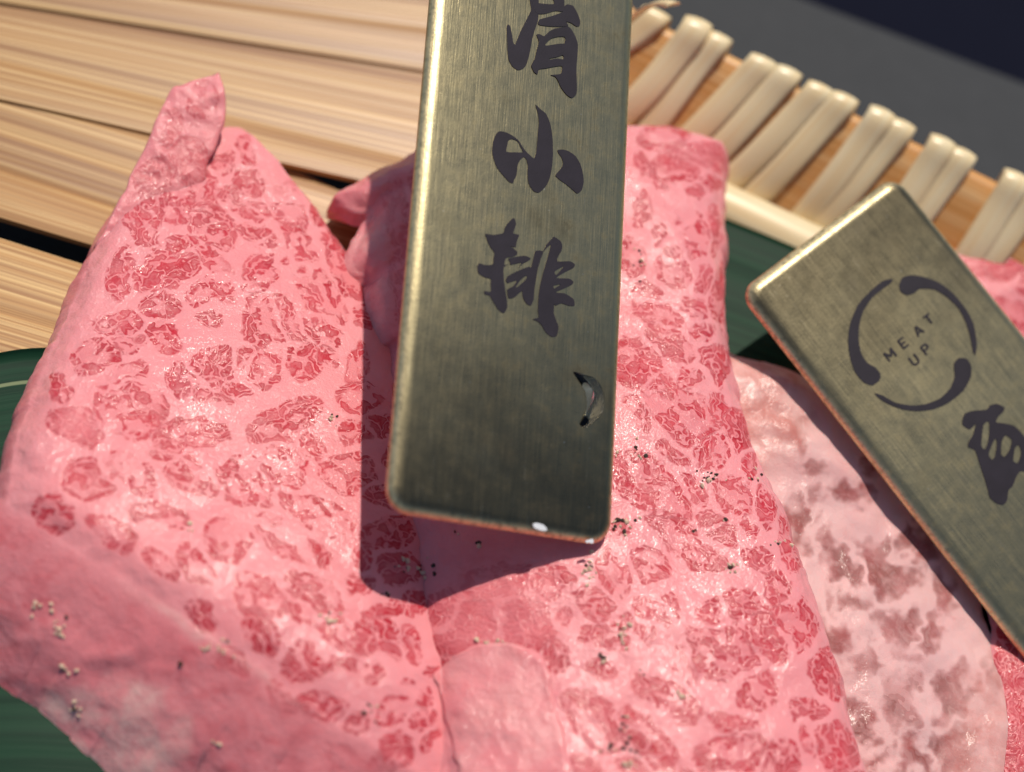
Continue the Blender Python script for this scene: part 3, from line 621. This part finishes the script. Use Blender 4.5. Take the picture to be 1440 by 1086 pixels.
drape('thin_flap', [(610, 950), (640, 920), (690, 906), (738, 909), (768, 932), (780, 985), (800, 1060), (822, 1160)],
     [(612, 952), (618, 975), (624, 1000), (630, 1030), (638, 1065), (645, 1100), (650, 1130), (655, 1160)], .035, MEAT, s2, soft=.6, pale=.3, seed=76, curl=.012)

# ------------------------------------------------------------------ brass tags
def tag_sheet(parent, o, e1, e2, n, w, l, mat, rad=.27, thick=.15):
    def outline(ins):
        r = rad-ins; pts = []
        for cx, cy, a0 in ((w-rad, l-rad, 0), (rad, l-rad, 90), (rad, rad, 180), (w-rad, rad, 270)):
            for a in np.linspace(a0, a0+90, 14): pts.append((cx+r*math.cos(math.radians(a)), cy+r*math.sin(math.radians(a))))
        return pts
    rings = [(.03, -thick), (.005, -thick+.02), (0, -.11), (.004, -.085), (.02, -.055), (.05, -.030), (.085, -.013), (.12, -.004), (.155, 0)]
    V, tl = [], []
    for ins, h in rings:
        for x, y in outline(ins):
            V.append(o+e1*x+e2*y+n*h); tl.append((x, y, h))
    K = 56; f = grid_faces(len(rings), K, closed=True); f.append(tuple(reversed(range(K))))
    # top: inner grid fan
    top = [(len(rings)-1)*K+k for k in range(K)]; f.append(tuple(top))
    ob = mesh_obj('plate', V, f, mat, parent, attrs={'tl': tl})
    bm = bmesh.new(); bm.from_mesh(ob.data); bmesh.ops.recalc_face_normals(bm, faces=bm.faces); bm.to_mesh(ob.data); bm.free()
    ob.data.set_sharp_from_angle(angle=math.radians(40))
    return ob
def inlay(name, loops, org, scale, o, n, parent, mat=INK, h=.006, lift=.0, smooth=True, label=None):
    """flat marks traced as closed loops (first outer, rest holes), as a thin raised skin on the plate"""
    cu = bpy.data.curves.new('tmp', 'CURVE'); cu.dimensions = '2D'; cu.fill_mode = 'BOTH'
    for lp in loops:
        P = np.array(lp, float)
        if smooth:
            Q = []
            for i in range(len(P)):             # soften corners a little, keep the brush points
                a, b, c, d = P[i-1], P[i], P[(i+1) % len(P)], P[(i+2) % len(P)]
                for t in (0, .33, .66): Q.append(b+(c-b)*t + .35*t*(1-t)*((c-a)*(1-t)-(d-b)*t)*.9)
            P = np.array(Q)
        sp = cu.splines.new('POLY'); sp.points.add(len(P)-1); sp.use_cyclic_u = True
        for i, q in enumerate(P): sp.points[i].co = (q[0]*.01, -q[1]*.01, 0, 1)
    ob = bpy.data.objects.new('tmp', cu); me = bpy.data.meshes.new_from_object(ob)
    V2 = [(v.co.x*100, -v.co.y*100) for v in me.vertices]; fc = [list(p.vertices) for p in me.polygons]
    bpy.data.objects.remove(ob); bpy.data.curves.remove(cu)
    top = [at_plane(org[0]+x/scale, org[1]+y/scale, o, n)+n*(h+lift) for x, y in V2]
    bot = [p-n*(h+lift*.5) for p in top]; N_ = len(top)
    from collections import Counter
    ec = Counter()
    for q in fc:
        for i in range(len(q)): ec[tuple(sorted((q[i], q[(i+1) % len(q)])))] += 1
    f = list(map(tuple, fc))
    for q in fc:
        for i in range(len(q)):
            a, b = q[i], q[(i+1) % len(q)]
            if ec[tuple(sorted((a, b)))] == 1: f.append((a, b, b+N_, a+N_))
    ob = mesh_obj(name, top+bot, f, mat, parent, smooth=False)
    bm = bmesh.new(); bm.from_mesh(ob.data); bmesh.ops.recalc_face_normals(bm, faces=bm.faces); bm.to_mesh(ob.data); bm.free()
    if np.dot(np.array(ob.data.polygons[0].normal), n) < 0: ob.data.flip_normals()
    return ob
def camdir(a, b, c):
    v = a*RT+b*UP+c*F; return v/np.linalg.norm(v)
# tag 1
hit = on_meat(858, 776); BR = np.array(hit[0])+np.array([0, 0, .16])
E2 = camdir(.064, 1, .30); E1 = camdir(.979, -.204, .471); E1 -= E2*np.dot(E1, E2); E1 /= np.linalg.norm(E1)
NN = np.cross(E1, E2); NN /= np.linalg.norm(NN); NN *= (1 if np.dot(NN, F) < 0 else -1)
BL = at_plane(546, 711, BR, NN); WD = np.dot(BR-BL, E1); O1 = BR-E1*WD
t1 = thing('brass_tag', 'large brass tag with three dark brush characters, leaning over the marbled slices', 'tag', BR, 'engraved brass name tags')
tag_sheet(t1, O1, E1, E2, NN, WD, 7.5, BRASS)
Z = (700, 0); k1 = 7.493
c1 = inlay('brush_character', [[(330,-60),(345,60),(350,110),(290,230),(230,350),(180,470),(160,450),(150,380),(130,285),(105,258),(90,300),(97,420),(100,540),(112,630),(150,700),(210,742),(270,722),(305,670),(340,540),(358,430),(385,330),(410,255),(425,200),(430,100),(420,-60)]], Z, k1, O1, NN, t1)
def merge_into(base, others):
    bm = bmesh.new(); bm.from_mesh(base.data)
    for o_ in others: bm.from_mesh(o_.data)
    bm.to_mesh(base.data); bm.free()
    for o_ in others: bpy.data.objects.remove(o_)
merge_into(c1, [
 inlay('b', [[(340,-60),(385,-60),(385,20),(450,40),(580,48),(590,20),(560,-60),(690,-60),(700,60),(690,125),(600,118),(500,148),(425,150),(380,110)]], Z, k1, O1, NN, t1, lift=.001),
 inlay('b', [[(435,210),(560,175),(680,130),(700,70),(730,50),(790,65),(830,130),(865,220),(860,275),(825,282),(770,245),(715,232),(740,275),(640,285),(520,280),(425,262)]], Z, k1, O1, NN, t1, lift=.002),
 inlay('b', [[(405,370),(440,365),(485,385),(540,335),(600,305),(690,290),(730,280),(770,310),(815,390),(840,470),(835,600),(825,720),(830,960),(815,1010),(775,1035),(720,1000),(660,920),(630,850),(600,810),(555,795),(650,785),(670,760),(675,700),(600,705),(500,725),(430,735),(415,785),(380,765),(350,700),(360,670),(390,610),(410,520),(430,440)],
   [(500,465),(560,410),(640,390),(705,395),(700,460),(640,465),(510,485)], [(540,620),(620,605),(680,585),(690,605),(680,630),(620,620),(550,632)]], Z, k1, O1, NN, t1, lift=.003),
 inlay('b', [[(300,-200),(780,-190),(800,-110),(690,-90),(690,-50),(340,-50),(360,-110),(300,-130)]], Z, k1, O1, NN, t1, lift=.004)])
Z = (680, 145); k2 = 7.757
c2 = inlay('brush_character', [[(565,20),(620,70),(680,120),(720,210),(740,300),(752,420),(755,560),(745,700),(720,820),(690,890),(640,950),(595,980),(540,960),(490,880),(478,780),(480,680),(465,620),(440,590),(400,620),(370,680),(365,740),(355,800),(330,840),(320,875),(280,865),(210,790),(140,700),(105,600),(90,520),(100,430),(120,370),(150,320),(190,310),(250,325),(310,355),(380,410),(430,490),(475,545),(520,585),(550,605),(575,520),(590,330),(600,220),(592,120)],
   [(310,395),(270,410),(255,470),(248,535),(340,540),(430,540),(400,480),(370,420)]], Z, k2, O1, NN, t1)
merge_into(c2, [inlay('b', [[(805,515),(870,510),(930,530),(1000,580),(1050,660),(1080,760),(1090,860),(1070,950),(1020,990),(960,940),(900,890),(830,840),(785,800),(790,775),(840,720),(865,660),(850,600),(815,550)]], Z, k2, O1, NN, t1)])
Z = (660, 300); k3 = 6.03
c3 = inlay('brush_character', [[(375,40),(395,95),(370,170),(420,185),(400,240),(390,290),(345,280),(380,305),(405,330),(400,355),(360,372),(310,380),(295,440),(330,435),(290,460),(290,540),(300,640),(315,720),(320,800),(290,850),(240,815),(200,750),(170,700),(130,690),(125,660),(180,668),(178,600),(180,558),(130,545),(75,510),(65,450),(85,425),(130,440),(195,435),(205,370),(210,335),(170,280),(145,220),(135,175),(200,185),(285,170),(300,120),(330,80)]], Z, k3, O1, NN, t1)
merge_into(c3, [
 inlay('b', [[(330,385),(400,370),(470,362),(520,385),(490,410),(450,430),(410,470),(440,420),(350,440),(340,410)]], Z, k3, O1, NN, t1),
 inlay('b', [[(560,320),(625,325),(600,400),(580,470),(565,560),(550,650),(545,730),(520,785),(480,765),(450,710),(445,660),(380,715),(330,722),(320,650),(370,620),(400,570),(320,595),(308,560),(330,530),(420,485),(500,455),(520,460),(540,390)], [(480,530),(430,570),(390,635),(450,590),(485,550)]], Z, k3, O1, NN, t1),
 inlay('b', [[(715,200),(770,235),(787,275),(780,320),(752,365),(745,410),(850,408),(893,435),(880,465),(800,505),(735,550),(840,555),(880,580),(870,605),(800,640),(725,672),(800,680),(850,705),(885,735),(890,785),(840,785),(780,765),(730,785),(718,770),(715,850),(735,910),(755,965),(740,1040),(700,1050),(650,1015),(610,950),(580,920),(535,900),(585,885),(580,830),(585,700),(600,600),(625,500),(655,400),(690,270),(650,300),(620,335),(650,270),(690,225)],
   [(722,495),(800,450),(735,525)], [(715,615),(775,603),(718,640)]], Z, k3, O1, NN, t1)])
for pts in ([(885,412),(905,405),(945,415),(965,435),(968,450),(940,452),(905,440),(890,430)], [(1198,512),(1215,505),(1240,500),(1247,515),(1240,528),(1215,522),(1203,524)]):
    inlay('paint_chip', [pts], (540, 640), 4.235, O1, NN, t1, mat=CHIP, h=.008)
# water drop lying on tag 1
dp = catmull([(806, 523), (822, 527), (836, 532), (846, 545), (850, 565), (846, 582), (836, 593), (824, 601), (815, 597), (821, 585), (825, 570), (823, 552), (815, 538)], 64, closed=True)
cx, cy = dp.mean(0); cx += 5
V, rr = [], 12
for q in range(rr):
    t = q/rr
    for x, y in dp:
        h = .030*(1-(1-t)**2)
        V.append(at_plane(x+(cx-x)*t, y+(cy-y)*t, O1, NN)+NN*(.0015+h))
V.append(at_plane(cx, cy, O1, NN)+NN*.0315)
f = grid_faces(rr, 64, closed=True); f += [((rr-1)*64+k, (rr-1)*64+(k+1) % 64, rr*64) for k in range(64)] + [tuple(reversed(range(64)))]
drop = mesh_obj('water_drop', V, f, WATER); tag(drop, 'clear water drop clinging to the brass tag below its characters', 'drop')
bm = bmesh.new(); bm.from_mesh(drop.data); bmesh.ops.recalc_face_normals(bm, faces=bm.faces); bm.to_mesh(drop.data); bm.free()

# tag 2
Lp = at(1042, 408, 1.55)
A2 = camdir(.609, -.795, -.07); A1 = camdir(.725, .69, .34); A1 -= A2*np.dot(A1, A2); A1 /= np.linalg.norm(A1)
N2 = np.cross(A1, A2); N2 *= (1 if np.dot(N2, F) < 0 else -1)
Tp = at_plane(1250, 228, Lp, N2); W2 = np.dot(Tp-Lp, A1)
t2 = thing('brass_tag', 'dull brass tag with broken ring logo reading MEAT UP, beside the tray rim', 'tag', Lp, 'engraved brass name tags')
tag_sheet(t2, Lp, A1, A2, N2, W2, 7.6, BRASS2, rad=.25)
Z = (1180, 370); kr = 4.938
for lp in ([(370,110),(300,125),(210,200),(130,290),(75,420),(60,540),(75,660),(110,760),(170,830),(230,850),(280,815),(285,770),(250,725),(190,690),(150,620),(135,530),(140,430),(170,330),(230,240),(310,175),(360,140)],
           [(415,150),(440,100),(500,85),(580,95),(690,135),(790,210),(880,320),(935,430),(955,560),(945,640),(925,610),(910,520),(880,420),(830,320),(750,240),(660,185),(560,180),(520,210),(470,225),(425,200)],
           [(245,905),(300,920),(390,970),(500,990),(600,980),(700,940),(770,870),(800,790),(795,700),(830,660),(885,665),(915,710),(915,790),(860,890),(760,970),(660,1015),(540,1030),(430,1015),(330,975),(270,935)]):
    inlay('ring_arc', [lp], Z, kr, Lp, N2, t2)
def stroke(p, q, wd=9):
    p, q = np.array(p, float), np.array(q, float); d = q-p; d /= np.linalg.norm(d); nn = np.array([-d[1], d[0]])*wd/2
    return [tuple(p+nn), tuple(q+nn), tuple(q-nn), tuple(p-nn)]
LET = {'M': [((0, 0), (0, 1)), ((0, 1), (.42, .3)), ((.42, .3), (.84, 1)), ((.84, 1), (.84, 0))], 'E': [((0, 0), (0, 1)), ((0, .96), (.6, .96)), ((0, .5), (.5, .5)), ((0, .04), (.6, .04))],
       'A': [((0, 0), (.38, 1)), ((.38, 1), (.76, 0)), ((.15, .32), (.62, .32))], 'T': [((0, .96), (.72, .96)), ((.36, .96), (.36, 0))],
       'U': [((0, 1), (0, .2)), ((0, .22), (.18, .02)), ((.16, .03), (.5, .03)), ((.48, .02), (.66, .22)), ((.66, .2), (.66, 1))], 'P': [((0, 0), (0, 1)), ((0, .96), (.5, .96)), ((.5, .96), (.62, .74)), ((.62, .74), (.5, .5)), ((.5, .5), (0, .5))]}
ta = math.radians(-38); tr = np.array([math.cos(ta), math.sin(ta)]); tu = np.array([math.sin(ta), -math.cos(ta)])
for ch, x, y in (('M', 350, 640), ('E', 448, 552), ('A', 548, 470), ('T', 622, 392), ('U', 522, 672), ('P', 606, 596)):
    obs = []; hgt = 70
    for k, (a, b) in enumerate(LET[ch]):
        g = lambda q: np.array([x, y])+tr*(q[0]-.36)*hgt+tu*(q[1]-.5)*hgt
        obs.append(inlay('letter', [stroke(g(a), g(b), 14)], Z, kr, Lp, N2, t2, lift=.0006*k, smooth=False))
    merge_into(obs[0], obs[1:])
inlay('brush_character', [[(85,250),(110,150),(200,120),(320,110),(350,70),(420,55),(490,90),(480,130),(430,180),(410,230),(480,240),(580,265),(650,330),(720,420),(800,520),(800,640),(720,700),(640,700),(600,760),(570,840),(530,880),(515,980),(480,1020),(420,1010),(350,950),(330,870),(290,740),(250,620),(210,500),(145,470),(145,420),(190,350),(215,250),(160,300)],
   [(290,260),(340,225),(345,330),(330,430),(300,490),(270,450)], [(465,420),(500,355),(560,400),(540,490),(490,560),(458,530)], [(400,390),(418,430),(402,550),(370,590),(340,530)], [(590,480),(625,450),(650,520),(620,620),(575,600)]], (1340, 560), 6.79, Lp, N2, t2)

# ------------------------------------------------------------------ cracked pepper
def grain_mesh(k):
    bm = bmesh.new(); bmesh.ops.create_icosphere(bm, subdivisions=1, radius=1.0)
    r = random.Random(k)
    sx, sy, sz = r.uniform(.6, 1.3), r.uniform(.6, 1.2), r.uniform(.45, .8)
    for v in bm.verts:
        q = r.uniform(.65, 1.2); v.co = Vector((v.co.x*sx*q, v.co.y*sy*q, v.co.z*sz*q))
    me = bpy.data.meshes.new('grain'); bm.to_mesh(me); bm.free(); return me
GD = [grain_mesh(k) for k in range(6)]; GL = [grain_mesh(k+20) for k in range(6)]
for me in GD: me.materials.append(PEP_D)
for me in GL: me.materials.append(PEP_L)
SHORT = {BVH[0][1]: 'red slice past the round-logo tag', BVH[1][1]: 'pale wet slice under the round-logo tag', BVH[2][1]: 'slice with the folded tip', BVH[3][1]: 'slice carrying the three-character tag'}
# cx, cy, spread x, spread y, pale grains, dark grains
CL = [(905, 368, 9, 12, 4, 5), (467, 588, 6, 5, 4, 4), (469, 868, 8, 6, 7, 1), (568, 798, 10, 6, 5, 3), (596, 802, 10, 8, 5, 4), (545, 837, 4, 4, 1, 4), (672, 765, 6, 4, 1, 5), (640, 752, 6, 4, 1, 1), (830, 800, 7, 16, 11, 5),
      (875, 735, 14, 8, 6, 5), (870, 742, 10, 14, 2, 3), (874, 890, 6, 20, 12, 4), (845, 927, 5, 5, 2, 5), (880, 1030, 6, 18, 3, 8), (895, 1062, 5, 5, 0, 4), (903, 945, 3, 4, 1, 2), (852, 1055, 10, 6, 3, 4), (878, 1075, 8, 6, 4, 0),
      (692, 906, 12, 5, 11, 1), (752, 947, 8, 3, 3, 2), (771, 969, 3, 3, 0, 2), (705, 1040, 9, 12, 4, 4), (706, 1072, 5, 10, 4, 2), (700, 1085, 6, 6, 3, 1), (679, 1061, 1, 3, 0, 1), (990, 675, 8, 8, 2, 5), (1008, 672, 9, 4, 3, 4),
      (1066, 668, 8, 6, 3, 3), (1092, 765, 8, 4, 4, 2), (1026, 797, 9, 6, 6, 2), (895, 637, 10, 9, 3, 6), (866, 632, 4, 6, 2, 2), (1020, 732, 4, 4, 2, 2), (977, 746, 2, 2, 0, 2), (316, 906, 9, 10, 7, 1), (296, 912, 8, 4, 4, 0), (58, 852, 12, 7, 6, 0),
      (83, 884, 8, 10, 8, 1), (93, 942, 9, 6, 4, 2), (106, 1000, 8, 9, 5, 1), (256, 932, 2, 2, 0, 2), (305, 1043, 3, 3, 3, 0), (522, 998, 6, 5, 2, 4), (530, 1018, 3, 3, 0, 2), (270, 746, 6, 4, 3, 0), (960, 977, 11, 8, 5, 3), (1023, 921, 8, 6, 5, 3),
      (1075, 908, 5, 4, 1, 3), (1038, 903, 4, 4, 0, 3), (998, 955, 6, 6, 4, 1), (1170, 988, 4, 5, 2, 1), (1204, 1030, 4, 4, 1, 2), (595, 868, 14, 5, 6, 1), (640, 858, 8, 6, 5, 1), (660, 853, 3, 3, 0, 2), (612, 852, 3, 2, 0, 1), (444, 806, 2, 2, 0, 1),
      (475, 817, 2, 2, 0, 1), (146, 1078, 8, 6, 4, 1), (185, 1072, 8, 4, 4, 1), (1030, 1075, 6, 5, 3, 2), (955, 866, 3, 3, 1, 0)]
SPOTS = [('in the dark shadow cast by the three-character tag', lambda x, y: x < 612 and 780 < y < 845),
         ('at the shadow edge below the three-character tag', lambda x, y: 585 < x < 700 and 740 < y < 872),
         ('on the smooth pale flap of the middle slice', lambda x, y: 610 < x < 790 and y > 900),
         ('on the sloping side of the thick slice', lambda x, y: x < 340 and y > 840),
         ('beside the far long edge of the three-character tag', lambda x, y: x < 930 and 300 < y < 660),
         ('just below the rounded corner of the three-character tag', lambda x, y: 800 < x < 900 and 700 < y < 830),
         ('near the edge overhanging the pale wet slice', lambda x, y: (x > 1040 and y < 780) or x > 1150),
         ('on the slice with the folded tip', lambda x, y: x < 600),
         ('between the pale flap and a long red streak', lambda x, y: x < 915 and y > 860)]
tot = 0
for cx, cy, sx, sy, nl, nd in CL:
    for k in range(nl+nd):
        dark = k >= nl
        if tot >= 290: break
        h = on_meat(cx+random.gauss(0, .85)*sx, cy+random.gauss(0, .85)*sy)
        if h is None: continue
        o = bpy.data.objects.new('pepper_grain', random.choice(GD if dark else GL)); COL.objects.link(o)
        r = random.choice((random.uniform(.009, .018), random.uniform(.014, .032))) if dark else random.choice((random.uniform(.010, .02), random.uniform(.016, .034)))
        o.scale = (r*U,)*3; o.location = (h[0] + h[2]*r*.35*(1 if h[2].dot(Vector(F)) < 0 else -1))*U
        o.rotation_euler = (random.uniform(-.5, .5), random.uniform(-.5, .5), random.uniform(0, 6.3))
        spot = next((t for t, fn in SPOTS if fn(cx, cy)), 'on the ' + SHORT.get(h[3], 'beef'))
        lab = ('black' if dark else 'cream') + ' cracked pepper grain ' + spot
        tag(o, lab, 'pepper', 'grains: ' + lab); tot += 1
print('grains', tot)
